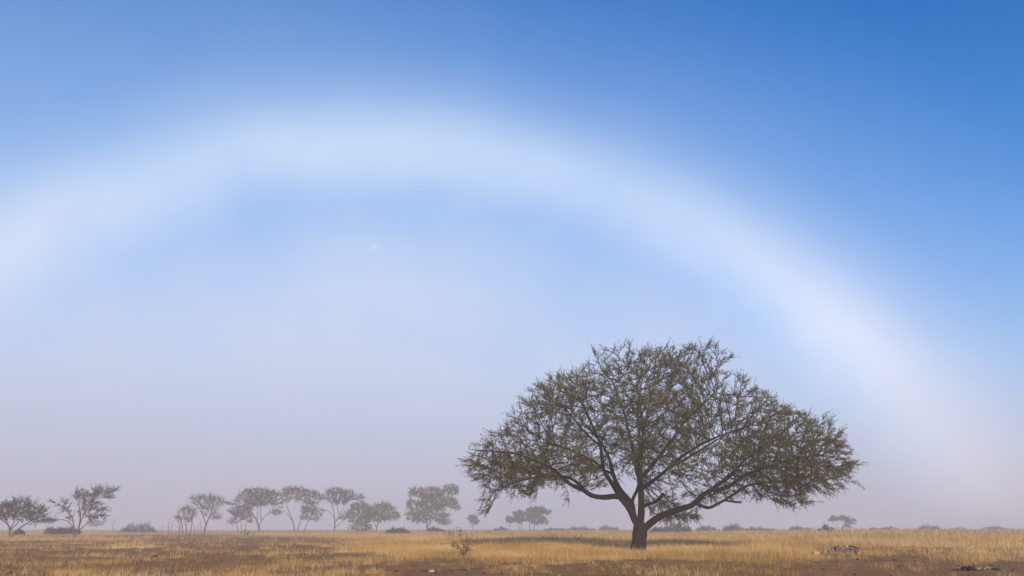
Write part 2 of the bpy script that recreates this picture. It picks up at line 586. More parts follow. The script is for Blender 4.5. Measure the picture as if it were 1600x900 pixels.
def sprays(P, r, par, nodes, centre, rng, per, length, leaves, lsize, lift=.1, out=.6, back=1.0, twig_w=.012):
    """short leafy shoots on thin twigs; returns twig quads and leaf quads"""
    nodes = np.asarray(nodes)
    base = np.repeat(P[nodes], per, 0)
    td = norm(P[nodes] - P[par[nodes]]); td = np.repeat(td, per, 0)
    o = norm(base - centre)
    n = len(base)
    d = norm(td * back + o * out + rng.normal(0, .55, (n, 3)) * np.array((1, 1, .75)) + np.array((0, 0, lift)))
    L = length * rng.uniform(.55, 1.25, n)
    tip = base + d * L[:, None]
    side = norm(np.cross(d, rng.normal(0, 1, (n, 3)))) * twig_w * .5
    tv = np.stack([base - side, base + side, tip + side * .4, tip - side * .4], 1).reshape(-1, 3)
    tf = np.arange(n * 4).reshape(n, 4)
    t = np.tile(np.linspace(.12, 1.0, leaves), n) + rng.uniform(-.05, .05, n * leaves)
    b = np.repeat(base, leaves, 0) + np.repeat(d * L[:, None], leaves, 0) * t[:, None]
    ld = norm(np.repeat(d, leaves, 0) * .75 + rng.normal(0, .6, (n * leaves, 3)))
    ll = lsize * rng.uniform(.6, 1.35, n * leaves)
    lv, lf = leaf_quads(b, ld, ll, ll * rng.uniform(.30, .48, n * leaves), rng)
    return tv, tf, lv, lf


# ------------------------------------------------------------------ the big acacia
def big_acacia():
    rng = np.random.default_rng(11)
    foot_p = on_ground(998, 860)
    Y0 = foot_p[1]

    def q(px, py, d=0.0):
        a = at(px, py, Y0); return np.array((a[0], Y0 + d, a[2]))
    root = empty('acacia_tree', foot_p)
    tag(root, 'large spreading acacia with a forked dark trunk, nearest and biggest of the trees', 'tree')
    sk = Skeleton()
    sk.trace([q(998, 864), q(998.5, 852), q(999, 840), q(1000, 828), q(1000.5, 818)], .40, .33, None, .2, True)
    limbs = {}

    def limb(name, frm, pts, r0, r1, barren_frac=0.0, power=.8):
        start = sk.near(q(*frm))
        f, e = sk.trace([q(*c) for c in pts], r0 * .93, r1 * .75, start, .26, False, power)
        n = e - f + 1
        for i in range(f, f + int(n * barren_frac)): sk.dead.add(i)
        limbs[name] = (f, e)
    limb('centre', (1001, 822), [(1003, 806, .25), (1004, 785, .4), (1003.5, 765, .5), (1002, 745, .6), (1001, 725, .8)], .215, .16, .7)
    limb('left', (999, 828), [(992, 812, -.05), (985, 798, -.1), (977, 787, -.2), (968, 777, -.3), (962, 768, -.5), (954, 757, -.8), (946, 747, -.9), (940, 735, -1), (937, 718, -1.2), (934, 700, -1.3), (926, 680, -1.5), (915, 660, -1.9), (904, 640, -2.3)], .20, .055, .45)
    limb('left_low', (968, 777, -.3), [(958, 776, -.5), (945, 778, -.9), (930, 778, -1.4), (917, 775, -1.8), (907, 769, -2.1), (896, 765, -2.4), (885, 760, -2.6), (873, 751, -2.9), (866, 744, -3.1), (855, 738, -3.3), (838, 730, -3.5), (818, 722, -3.6), (796, 716, -3.6), (772, 714, -3.4)], .15, .045, .55)
    limb('left_low_b', (908, 770, -2.1), [(900, 760, -2.2), (890, 752, -2.0), (880, 748, -1.7), (866, 747, -1.4), (850, 746, -1.), (832, 748, -.6), (812, 752, -.2), (792, 758, .1)], .085, .03, .4)
    limb('left_back', (994, 818), [(991, 803, .3), (990, 788, .6), (983, 776, 1), (975, 765, 1.3), (969, 752, 1.6), (965, 738, 1.9), (962, 720, 2.3), (957, 700, 2.8), (948, 680, 3.4), (935, 660, 4.2), (922, 645, 5.0)], .17, .05, .5)
    limb('link', (990, 788, .6), [(993, 777, .8), (999, 768, 1.2), (1006, 755, 1.9), (1012, 738, 2.8), (1020, 715, 3.8), (1026, 690, 4.8), (1030, 665, 5.6)], .10, .04, .35)
    limb('right', (1000, 832), [(1007, 826, -.1), (1014, 819, -.2), (1022, 812, -.4), (1032, 805.5, -.6), (1045, 800, -.9), (1060, 795, -1.2), (1072, 791, -1.4), (1080, 783, -1.6), (1088, 775, -1.8), (1098, 768, -2), (1110, 768, -2.1), (1122, 763, -2.3), (1132, 755, -2.5), (1144, 747, -2.7), (1160, 740, -3), (1182, 733, -3.3), (1208, 726, -3.4), (1238, 720, -3.2)], .20, .05, .5)
    limb('right_up', (1096, 769, -2), [(1108, 761, -1.7), (1122, 753, -1.3), (1136, 744, -.8), (1150, 733, -.2), (1168, 718, .6), (1190, 702, 1.2), (1215, 688, 1.6), (1240, 680, 1.8)], .11, .04, .3)
    limb('right_low', (1076, 788, -1.5), [(1084, 791, -1.6), (1095, 795, -1.8), (1105, 790, -2.), (1115, 784, -2.2), (1127, 775, -2.6), (1138, 766, -3.), (1148, 762, -3.4), (1166, 760, -4), (1188, 762, -4.5), (1212, 765, -4.9)], .09, .03, .5)
    limb('right_mid', (1004, 765, .5), [(1014, 756, .1), (1025, 747, -.5), (1035, 737, -1), (1046, 725, -1.6), (1062, 712, -2.4), (1082, 700, -3.2), (1106, 690, -4.), (1132, 682, -4.6)], .10, .04, .3)
    limb('right_top', (1003, 746, .6), [(1012, 738, .9), (1022, 728, 1.2), (1033, 716, 1.5), (1046, 700, 1.7), (1062, 678, 1.7), (1078, 655, 1.5), (1094, 638, 1.2), (1110, 622, .9), (1120, 611, .6)], .12, .04, .3)
    limb('top_left', (1001, 727, .8), [(995, 711, .6), (988, 695, .2), (982, 680, -.3), (975, 660, -.8), (967, 640, -1.2), (958, 620, -1.5), (950, 602, -1.7)], .10, .035)
    limb('top', (1001, 727, .8), [(1003, 706, .9), (1004, 685, 1.), (1002, 660, 1.), (1000, 635, .9), (1003, 610, .7), (1006, 590, .5)], .10, .035)
    limb('fan_left', (940, 735, -1), [(927, 723, -.6), (911, 712, -.1), (895, 703, .5), (878, 695, 1.1), (858, 688, 1.8), (836, 682, 2.3)], .075, .03)
    limb('fan_left_up', (934, 701, -1.3), [(918, 690, -1.8), (901, 676, -2.5), (885, 660, -3.2), (868, 645, -3.7)], .065, .03)
    limb('back', (1002, 747, .6), [(1004, 738, 2.), (1008, 722, 3.6), (1014, 702, 5.), (1030, 684, 6.4), (1055, 670, 7.4)], .10, .035)
    limb('back_left', (966, 740, 1.9), [(955, 728, 3.2), (938, 715, 4.6), (915, 704, 5.8), (888, 696, 6.4)], .08, .03)
    limb('front', (1001, 727, .8), [(998, 716, -.6), (992, 700, -2.4), (985, 682, -4.2), (975, 664, -5.6)], .085, .03)
    limb('front_right', (1035, 737, -1), [(1048, 728, -2.6), (1065, 716, -4.4), (1085, 702, -5.8), (1110, 692, -6.6)], .07, .03)
    # sawn and broken ends, bare
    s = sk.near(q(1005, 789, .4))
    f, e = sk.trace([q(1014, 788, .1), q(1023, 784, -.2), q(1030, 777, -.4), q(1035, 772.5, -.5)], .075, .085, s, .15, True); limbs['sawn'] = (f, e)
    s = sk.near(q(1113, 785, -2.2))
    f, e = sk.trace([q(1121, 785.5, -2.5), q(1135, 788, -2.9)], .045, .04, s, .15, True); limbs['broken'] = (f, e)

    # crown outline in the photograph (pixels), filled as a rounded crown of the same depth
    poly = np.array([(732, 727), (748, 700), (770, 686), (796, 660), (818, 634), (842, 604), (876, 588), (908, 570), (945, 558), (985, 553), (1030, 549), (1065, 556),
                     (1100, 553), (1134, 555), (1150, 576), (1164, 600), (1194, 626), (1234, 652), (1278, 662), (1304, 676), (1298, 696), (1314, 718), (1316, 745), (1300, 766),
                     (1266, 764), (1232, 774), (1205, 774), (1168, 764), (1140, 750), (1110, 750), (1092, 755), (1060, 766), (1040, 758), (1016, 738), (985, 740), (955, 740),
                     (930, 750), (905, 743), (880, 748), (860, 762), (838, 767), (820, 770), (790, 777), (772, 764), (752, 757), (742, 744)], float)

    def inside(x, y):
        c = np.zeros(len(x), bool); j = len(poly) - 1
        for i in range(len(poly)):
            xi, yi = poly[i]; xj, yj = poly[j]
            m = ((yi > y) != (yj > y)) & (x < (xj - xi) * (y - yi) / (yj - yi + 1e-9) + xi)
            c ^= m; j = i
        return c
    # silhouette half-width at each row gives the depth there
    rows = np.arange(540, 792, 4.0); ext = []
    for y in rows:
        x = np.arange(700, 1350, 2.0); m = inside(x, np.full_like(x, y))
        ext.append((x[m].min(), x[m].max()) if m.any() else (1000, 1010))
    ext = np.array(ext)
    A = []
    mpp = Y0 / (F * CP)
    while len(A) < 7000:
        x = rng.uniform(715, 1330, 4000); y = rng.uniform(540, 790, 4000)
        m = inside(x + 44 * (value_noise(x / 34., y / 24., 61) - .5), y + 36 * (value_noise(x / 30., y / 26., 62) - .5)); x, y = x[m], y[m]
        lo = np.interp(y, rows, ext[:, 0]); hi = np.interp(y, rows, ext[:, 1])
        mid, hw = (lo + hi) / 2, (hi - lo) / 2
        top = np.array([poly[:, 1].min()] * len(x))
        dep = .80 * hw * mpp * np.sqrt(np.maximum(1 - ((x - mid) / hw) ** 2, 0.0))
        z = rng.uniform(-1, 1, len(x)) * np.maximum(dep, .6)
        # open below and near the stem, dense towards the outside
        rel = np.sqrt(((x - 1010) / 300) ** 2 + ((y - 800) / 250) ** 2 + (z / 9.0) ** 2)
        pr = np.clip((rel - .28) / .5, .05, 1)
        slope = np.where(x > 1010, .16, -.16) * (x - 1010)            # leaf layers sag outwards
        th = np.arctan2(815 - y, x - 1000); rho = np.hypot(x - 1000, (815 - y) * 1.15)
        hole = .6 * value_noise(th * 7.5 + z * .45 + 40, rho / 85. + z * .2, 3) + .4 * value_noise(x / 24. + z, (y - slope) / 9. - z * .8, 4)
        pr = pr * np.clip((hole - .40) / .13, .03, 1)
        kk = rng.uniform(size=len(x)) < pr
        for a, b, c in zip(x[kk], y[kk], z[kk]): A.append(q(a, b, c))
    rng.shuffle(A); A = list(A[:6900])
    # the low clump behind the right limb and the small ones under the left
    for (cx, cy, cz, rx, ry, rz, n) in ((1062, 805, 1.5, 30, 9, 1.6, 150), (1040, 785, 2.0, 26, 12, 2., 130), (885, 777, -1.6, 9, 4, .5, 14), (930, 760, .5, 20, 7, .8, 70),
                                        (1105, 772, 1.2, 30, 9, 1.6, 130), (768, 786, -2.5, 12, 16, .7, 70), (1180, 715, -1.5, 60, 30, 3.5, 380), (1220, 742, -2.5, 50, 18, 2.6, 260), (820, 735, -2.0, 50, 26, 2.5, 260), (1205, 785, -3.2, 22, 8, 1., 60), (1225, 790, -2.6, 6, 5, .5, 10)):
        for _ in range(n):
            a = np.clip(rng.normal(0, .5, 3), -1.1, 1.1); A.append(q(cx + a[0] * rx, cy + a[1] * ry, cz + a[2] * rz))
    A = np.array(A)
    P, par, n0 = colonize(sk, A, .24, .34, 90, rng, (0, 0, .02), .16)
    P, r = finish(sk, P, par, n0, .011, 2.35)
    sides = 9
    # trunk and each traced limb its own mesh; the limbs are parts of the trunk
    nodes = np.arange(len(P))
    trunk_nodes = [i for i in range(n0) if sk.limb[i] == 0]
    rt = r.copy()
    flare = np.array([max(0, 1 - (P[i][2] - foot_p[2]) / .5) for i in trunk_nodes])
    for i, fl in zip(trunk_nodes, flare): rt[i] *= 1 + .22 * fl ** 2
    trunk = tube_obj('trunk', chains_of(par, rt, trunk_nodes), P, rt, 14, M_BARK, root)
    for key, (f, e) in limbs.items():
        tube_obj('limb', chains_of(par, r, list(range(f, e + 1))), P, r, sides, M_BARK, trunk)
    thick = [i for i in range(n0, len(P)) if r[i] >= .022]
    thin = [i for i in range(n0, len(P)) if r[i] < .022]
    b = tube_obj('branches', chains_of(par, r, thick), P, r, 5, M_BARK, root); tag(b, kind='stuff')
    V1, F1 = tubes(chains_of(par, r, thin), P, r, 3)
    m1 = F1[:, 2] == F1[:, 3]
    centre = q(1010, 760, 0)
    leafy = [i for i in range(n0, len(P)) if r[i] < .026]
    haskid = np.zeros(len(P), bool); haskid[par[par >= 0]] = True
    tips = [i for i in leafy if not haskid[i]]
    parts = [sprays(P, r, par, leafy, centre, rng, 3, .42, 11, .076, .05, .75),
             sprays(P, r, par, tips, centre, rng, 3, .62, 15, .074, .02, .8, 1.9)]
    tv = np.concatenate([q_[0] for q_ in parts]); tf = np.concatenate([parts[0][1], parts[1][1] + len(parts[0][0])])
    lv = np.concatenate([q_[2] for q_ in parts]); lf = np.concatenate([parts[0][3], parts[1][3] + len(parts[0][2])])
    faces = [tuple(f) if not k else tuple(f[:3]) for f, k in zip(F1.tolist(), m1)] + [tuple(f) for f in (tf + len(V1)).tolist()]
    t = mesh_obj('twigs', np.concatenate([V1, tv]), faces, M_TWIG, root); tag(t, kind='stuff')
    c = mesh_obj('crown', lv, lf, M_LEAF, root); tag(c, kind='stuff')
    print('big acacia nodes', len(P), 'leaves', len(lf))


big_acacia()


# ------------------------------------------------------------------ the trees beyond, in the mist
def mist_tree(name, label, cat, base, Y, stems, blobs, n_attr, leaf, r_stem=.12, leaf_mat=None, seed=1, group=None,
              spray=(3, .9, 14), step=.36, dk=.42, flat=1.0):
    leaf *= (.9 if Y < 130 else .60) * max(1.0, Y / 165.0); n_attr = int(n_attr * 1.25)
    """base: pixel column; Y: distance; stems: polylines of pixels with depth in metres; blobs: (px, py, half width, half height) of leaf masses"""
    rng = np.random.default_rng(seed)
    fp = foot(base, Y)
    root = empty(name, fp)
    tag(root, label, cat, group)
    mpp = Y / (F * CP)
    py0 = 450 + F * math.tan(PITCH + math.atan((CAM_H - fp[2]) / Y))   # row of the foot

    def q(px, py, d=0.0):
        a = at(px, py, Y); return np.array((a[0], Y + d, a[2]))
    sk = Skeleton()
    first = True
    for st in stems:
        st = list(st)
        pts = [q(*s) for s in st]
        if first:
            pts[0] = fp + np.array((0, 0, -.08))
            sk.trace(pts, r_stem * 1.25, r_stem * .5, None, .3, wob=.02, rng=rng); first = False
        elif st[0][1] >= py0 - 3:                              # a further stem from the ground
            a = foot(st[0][0], Y); a = a + np.array((0, (st[0][2] if len(st[0]) > 2 else 0), -.08))
            sk.p.append(a); sk.par.append(-1); sk.r.append(r_stem); sk.limb.append(max(sk.limb) + 1)
            sk.trace(pts[1:], r_stem, r_stem * .4, len(sk.p) - 1, .3, wob=.02, rng=rng)
        else:
            sk.trace(pts[1:], r_stem * .7, r_stem * .3, sk.near(pts[0]), .3, wob=.02, rng=rng)
    zs = [p[2] for p in sk.p]; zmin = min(zs)
    for i, p in enumerate(sk.p):
        if p[2] < zmin + .8: sk.dead.add(i)
    area = np.array([b[2] * b[3] for b in blobs]); cnt = np.maximum((n_attr * area / area.sum()).astype(int), 6)
    A = []
    for (bx, by, bw, bh), n in zip(blobs, cnt):
        v = norm(rng.normal(0, 1, (n, 3))) * rng.uniform(.25, 1, n)[:, None] ** .5
        dd = max(bw * .85, bh) * mpp * flat
        for a in v: A.append(q(bx + a[0] * bw, by + a[2] * bh, a[1] * dd))
    P, par, n0 = colonize(sk, np.array(A), step, dk, 60, rng, (0, 0, .02), .15)
    P, r = finish(sk, P, par, n0, .014, 2.3)
    ch = chains_of(par, r, list(range(len(P))))
    ch = [c for c in ch if len(c) > 1]
    trunk_ch = [c for c in ch if c[1] < n0 or r[c[1]] > .05]
    thin_ch = [c for c in ch if not (c[1] < n0 or r[c[1]] > .05)]
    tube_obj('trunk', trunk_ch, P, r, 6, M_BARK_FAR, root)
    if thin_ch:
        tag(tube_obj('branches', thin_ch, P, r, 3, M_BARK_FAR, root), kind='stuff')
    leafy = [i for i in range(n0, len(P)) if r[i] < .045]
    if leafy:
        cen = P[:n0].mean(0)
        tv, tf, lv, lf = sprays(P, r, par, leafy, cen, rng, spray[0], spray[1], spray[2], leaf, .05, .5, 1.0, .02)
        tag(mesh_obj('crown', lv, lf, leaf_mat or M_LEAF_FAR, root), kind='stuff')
    return root


G_ROW = 'acacias in the misty row'
# the two acacias on the left
mist_tree('acacia_tree', 'spreading acacia cut by the left edge of the picture', 'tree', 17, 108,
          [[(17, 840), (15, 830), (9, 820, .5), (-5, 812, 1)], [(17, 836), (19, 826, -.3), (26, 815, -.6), (30, 803, -.8)],
           [(17, 838), (24, 829, .4), (33, 820, .8), (45, 811, 1.2), (58, 806, 1.5)], [(15, 830), (20, 815, 1.2), (14, 803, 1.8)]],
          [(-8, 803, 20, 9), (12, 796, 16, 9), (32, 792, 20, 8), (52, 802, 18, 7), (66, 799, 9, 5), (60, 812, 14, 5), (28, 806, 24, 7)], 950, .19, .11, seed=21)
mist_tree('acacia_tree', 'tall wind-swept acacia with two crowns leaning apart, second tree from the left', 'tree', 117.5, 110,
          [[(117.5, 840), (122, 828), (124, 815, .2), (123, 800, .3), (121, 785, .2)], [(112.5, 840, .4), (113, 825, .4), (111, 810, .3), (105, 798, 0), (92, 788, -.3)],
           [(123, 822), (131, 810, -.5), (140, 797, -.8), (150, 782, -.9), (160, 772, -.9)], [(121, 830), (130, 820, .6), (140, 809, 1.), (155, 803, 1.2)],
           [(111, 826), (103, 816, .8), (92, 812, 1.1), (80, 812, 1.2)]],
          [(172, 766, 12, 3), (156, 769, 13, 4.5), (160, 777, 12, 3.5), (136, 774, 14, 4), (117, 771, 6, 4), (124, 780, 10, 6), (140, 787, 14, 6), (152, 795, 13, 4), (130, 800, 9, 6),
           (150, 807, 15, 3), (82, 784, 7, 3), (94, 789, 10, 4.5), (104, 797, 9, 6), (112, 808, 6, 5), (80, 812, 8, 2)], 1050, .19, .10, seed=22, flat=.8)
# the row in the mist
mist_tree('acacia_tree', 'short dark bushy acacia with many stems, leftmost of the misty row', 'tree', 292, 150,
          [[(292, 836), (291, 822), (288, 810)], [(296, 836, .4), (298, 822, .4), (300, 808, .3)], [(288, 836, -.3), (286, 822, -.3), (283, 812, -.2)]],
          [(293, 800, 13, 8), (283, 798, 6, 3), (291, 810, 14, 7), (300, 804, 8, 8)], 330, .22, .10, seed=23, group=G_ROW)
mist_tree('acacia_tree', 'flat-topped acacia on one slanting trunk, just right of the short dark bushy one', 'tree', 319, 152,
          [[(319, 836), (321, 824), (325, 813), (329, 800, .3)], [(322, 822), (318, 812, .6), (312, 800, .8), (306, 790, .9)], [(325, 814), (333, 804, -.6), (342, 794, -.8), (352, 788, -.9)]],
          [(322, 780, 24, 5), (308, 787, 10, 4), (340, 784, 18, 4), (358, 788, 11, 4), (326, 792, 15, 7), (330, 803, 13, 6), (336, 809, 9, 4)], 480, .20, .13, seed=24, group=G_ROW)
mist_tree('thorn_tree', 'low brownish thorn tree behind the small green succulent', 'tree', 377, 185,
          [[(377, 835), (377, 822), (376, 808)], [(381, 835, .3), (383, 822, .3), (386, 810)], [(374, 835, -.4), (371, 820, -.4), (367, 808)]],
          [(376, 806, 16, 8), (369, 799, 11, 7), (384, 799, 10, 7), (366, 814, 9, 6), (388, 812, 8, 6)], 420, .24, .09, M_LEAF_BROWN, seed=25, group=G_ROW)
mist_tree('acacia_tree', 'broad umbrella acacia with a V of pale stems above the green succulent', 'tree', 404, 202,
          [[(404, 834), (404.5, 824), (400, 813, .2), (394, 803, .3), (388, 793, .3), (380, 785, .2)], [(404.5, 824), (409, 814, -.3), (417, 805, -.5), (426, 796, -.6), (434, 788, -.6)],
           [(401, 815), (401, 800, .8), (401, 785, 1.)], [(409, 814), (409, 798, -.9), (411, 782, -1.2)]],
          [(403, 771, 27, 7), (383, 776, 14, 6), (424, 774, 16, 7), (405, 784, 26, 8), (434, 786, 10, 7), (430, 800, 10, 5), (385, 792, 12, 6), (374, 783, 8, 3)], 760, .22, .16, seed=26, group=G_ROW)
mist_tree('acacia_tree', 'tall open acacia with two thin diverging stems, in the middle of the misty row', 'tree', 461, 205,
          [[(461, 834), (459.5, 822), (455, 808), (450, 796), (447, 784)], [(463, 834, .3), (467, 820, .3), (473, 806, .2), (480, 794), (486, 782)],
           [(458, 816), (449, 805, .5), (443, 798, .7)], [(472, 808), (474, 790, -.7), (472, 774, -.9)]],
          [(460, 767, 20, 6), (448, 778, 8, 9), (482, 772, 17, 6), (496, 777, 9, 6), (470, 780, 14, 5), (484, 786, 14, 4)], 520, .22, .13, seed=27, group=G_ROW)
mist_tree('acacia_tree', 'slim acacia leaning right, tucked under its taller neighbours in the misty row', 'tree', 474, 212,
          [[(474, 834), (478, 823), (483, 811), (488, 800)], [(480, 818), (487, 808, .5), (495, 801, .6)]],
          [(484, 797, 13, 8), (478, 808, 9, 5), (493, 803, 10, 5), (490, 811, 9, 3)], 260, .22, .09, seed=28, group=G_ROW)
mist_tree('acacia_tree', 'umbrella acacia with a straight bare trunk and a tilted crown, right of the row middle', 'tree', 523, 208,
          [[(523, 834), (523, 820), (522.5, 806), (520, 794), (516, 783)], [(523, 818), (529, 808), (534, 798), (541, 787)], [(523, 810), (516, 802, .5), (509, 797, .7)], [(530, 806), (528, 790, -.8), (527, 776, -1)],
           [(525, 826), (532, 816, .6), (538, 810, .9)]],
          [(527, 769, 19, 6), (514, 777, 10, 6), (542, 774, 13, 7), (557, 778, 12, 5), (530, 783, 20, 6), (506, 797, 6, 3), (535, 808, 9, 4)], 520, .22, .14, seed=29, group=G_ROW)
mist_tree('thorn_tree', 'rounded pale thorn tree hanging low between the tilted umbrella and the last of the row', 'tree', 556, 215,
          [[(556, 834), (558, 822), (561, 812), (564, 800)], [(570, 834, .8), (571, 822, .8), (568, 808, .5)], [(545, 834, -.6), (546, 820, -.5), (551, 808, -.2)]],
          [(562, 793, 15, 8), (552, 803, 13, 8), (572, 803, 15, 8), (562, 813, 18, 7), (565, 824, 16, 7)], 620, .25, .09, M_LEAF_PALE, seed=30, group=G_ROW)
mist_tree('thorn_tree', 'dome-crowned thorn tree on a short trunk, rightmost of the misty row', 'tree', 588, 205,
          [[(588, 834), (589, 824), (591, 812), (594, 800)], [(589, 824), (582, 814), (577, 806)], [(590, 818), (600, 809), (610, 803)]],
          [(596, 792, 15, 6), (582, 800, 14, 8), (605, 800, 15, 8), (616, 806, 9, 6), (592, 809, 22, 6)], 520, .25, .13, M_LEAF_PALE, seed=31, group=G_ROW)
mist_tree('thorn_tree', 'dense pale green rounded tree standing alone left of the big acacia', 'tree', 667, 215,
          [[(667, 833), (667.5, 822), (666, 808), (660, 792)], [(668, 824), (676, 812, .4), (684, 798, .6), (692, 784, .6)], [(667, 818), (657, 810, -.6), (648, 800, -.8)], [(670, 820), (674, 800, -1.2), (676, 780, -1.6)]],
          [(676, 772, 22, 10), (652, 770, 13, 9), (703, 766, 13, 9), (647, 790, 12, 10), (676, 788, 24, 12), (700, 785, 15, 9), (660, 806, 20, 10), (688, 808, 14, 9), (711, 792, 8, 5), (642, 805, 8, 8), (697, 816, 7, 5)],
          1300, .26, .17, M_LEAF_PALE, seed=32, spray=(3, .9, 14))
G_SM = 'small far trees in the mist'
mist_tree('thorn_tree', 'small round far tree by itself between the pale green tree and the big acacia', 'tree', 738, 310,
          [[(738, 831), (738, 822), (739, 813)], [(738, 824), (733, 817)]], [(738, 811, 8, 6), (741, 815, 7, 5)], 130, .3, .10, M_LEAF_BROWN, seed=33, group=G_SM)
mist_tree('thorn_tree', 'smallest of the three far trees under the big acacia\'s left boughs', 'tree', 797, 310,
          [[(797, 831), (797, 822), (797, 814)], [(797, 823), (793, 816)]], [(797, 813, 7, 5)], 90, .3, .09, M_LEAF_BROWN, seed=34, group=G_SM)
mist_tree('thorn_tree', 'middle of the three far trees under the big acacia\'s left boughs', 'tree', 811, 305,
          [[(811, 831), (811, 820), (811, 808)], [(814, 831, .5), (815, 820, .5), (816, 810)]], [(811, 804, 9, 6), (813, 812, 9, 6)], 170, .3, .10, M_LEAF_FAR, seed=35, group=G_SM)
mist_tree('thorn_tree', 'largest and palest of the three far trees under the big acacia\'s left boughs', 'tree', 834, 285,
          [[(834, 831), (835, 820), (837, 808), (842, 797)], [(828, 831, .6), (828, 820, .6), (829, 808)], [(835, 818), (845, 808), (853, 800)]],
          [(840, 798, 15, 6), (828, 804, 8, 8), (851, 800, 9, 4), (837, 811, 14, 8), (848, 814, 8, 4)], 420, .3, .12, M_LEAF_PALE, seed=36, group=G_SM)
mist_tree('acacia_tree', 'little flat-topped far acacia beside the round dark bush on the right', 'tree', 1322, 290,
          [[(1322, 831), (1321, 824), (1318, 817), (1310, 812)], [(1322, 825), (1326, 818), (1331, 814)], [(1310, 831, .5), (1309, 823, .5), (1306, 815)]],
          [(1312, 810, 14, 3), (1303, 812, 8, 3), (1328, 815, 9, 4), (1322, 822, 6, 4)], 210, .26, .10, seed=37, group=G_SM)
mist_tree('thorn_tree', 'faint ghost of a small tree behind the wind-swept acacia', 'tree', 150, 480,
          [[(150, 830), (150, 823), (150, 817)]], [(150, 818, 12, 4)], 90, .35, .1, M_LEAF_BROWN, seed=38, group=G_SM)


# bare saplings and dead sticks
def sapling(label, base, Y, stems, r=.05, group='bare dead saplings', name='dead_sapling', mat=None, forks=5, seed=1, cat='dead tree'):
    rng = np.random.default_rng(seed)
    fp = foot(base, Y); root = empty(name, fp); tag(root, label, cat, group)
    for st in stems:
        sk = Skeleton()
        pts = []
        for s in st:
            a = at(s[0], s[1], Y); pts.append(np.array((a[0], Y + (s[2] if len(s) > 2 else 0), a[2])))
        pts[0] = np.array((pts[0][0], pts[0][1], gz(pts[0][0], pts[0][1]) - .05))
        sk.trace(pts, r, r * .35, None, .2, wob=r * .4, rng=rng)
        n = len(sk.p)
        for _ in range(forks):
            s = rng.integers(n // 3, n)
            d = norm(np.array((rng.normal(), rng.normal(), abs(rng.normal()) * .8 + .2)))
            L = rng.uniform(.3, .9) * max(pts[-1][2] - fp[2], .5) * .45
            b = np.array(sk.p[s])
            sk.trace([b + d * L * .5 + rng.normal(0, .05, 3), b + d * L], sk.r[s] * .6, sk.r[s] * .25, s, .2)
        P = np.array(sk.p); rr = np.array(sk.r); par = np.array(sk.par)
        tube_obj('stem', chains_of(par, rr, list(range(len(P)))), P, rr, 5, mat or M_BARK_FAR, root)


sapling('bare crooked sapling with a leafless tuft, alone between wind-swept acacia and round bush', 178, 190, [[(178, 834), (176, 824), (181, 812)]], .06, seed=41, forks=8)
sapling('shortest bare stick left of the misty row', 252, 150, [[(252, 837), (252, 830), (254, 823)]], .05, seed=42, forks=3)
sapling('forked bare dead sapling with two upright stems left of the misty row', 263, 150, [[(263, 837), (263, 822), (265, 810)], [(265, 837, .3), (267, 824, .3), (272, 812)]], .06, seed=43)
sapling('arched bare sapling bending over next to the short dark bushy acacia', 278, 152, [[(279, 837), (281, 824), (276, 812), (269, 808)], [(277, 837, .4), (280, 828), (283, 812)]], .055, seed=44)
sapling('thin bare stick nearest the short dark bushy acacia, on its right', 303, 152, [[(303, 837), (304, 825), (301, 816)]], .045, seed=45, forks=3)
sapling('shortest thin bare stick between the two leftmost trees of the misty row', 309, 153, [[(309, 837), (310, 827), (309, 822)]], .045, seed=46, forks=3)
sapling('tallest thin bare stick, just left of the slanting flat-topped acacia trunk', 313, 151, [[(313, 837), (314, 825), (312, 808)]], .045, seed=47, forks=3)


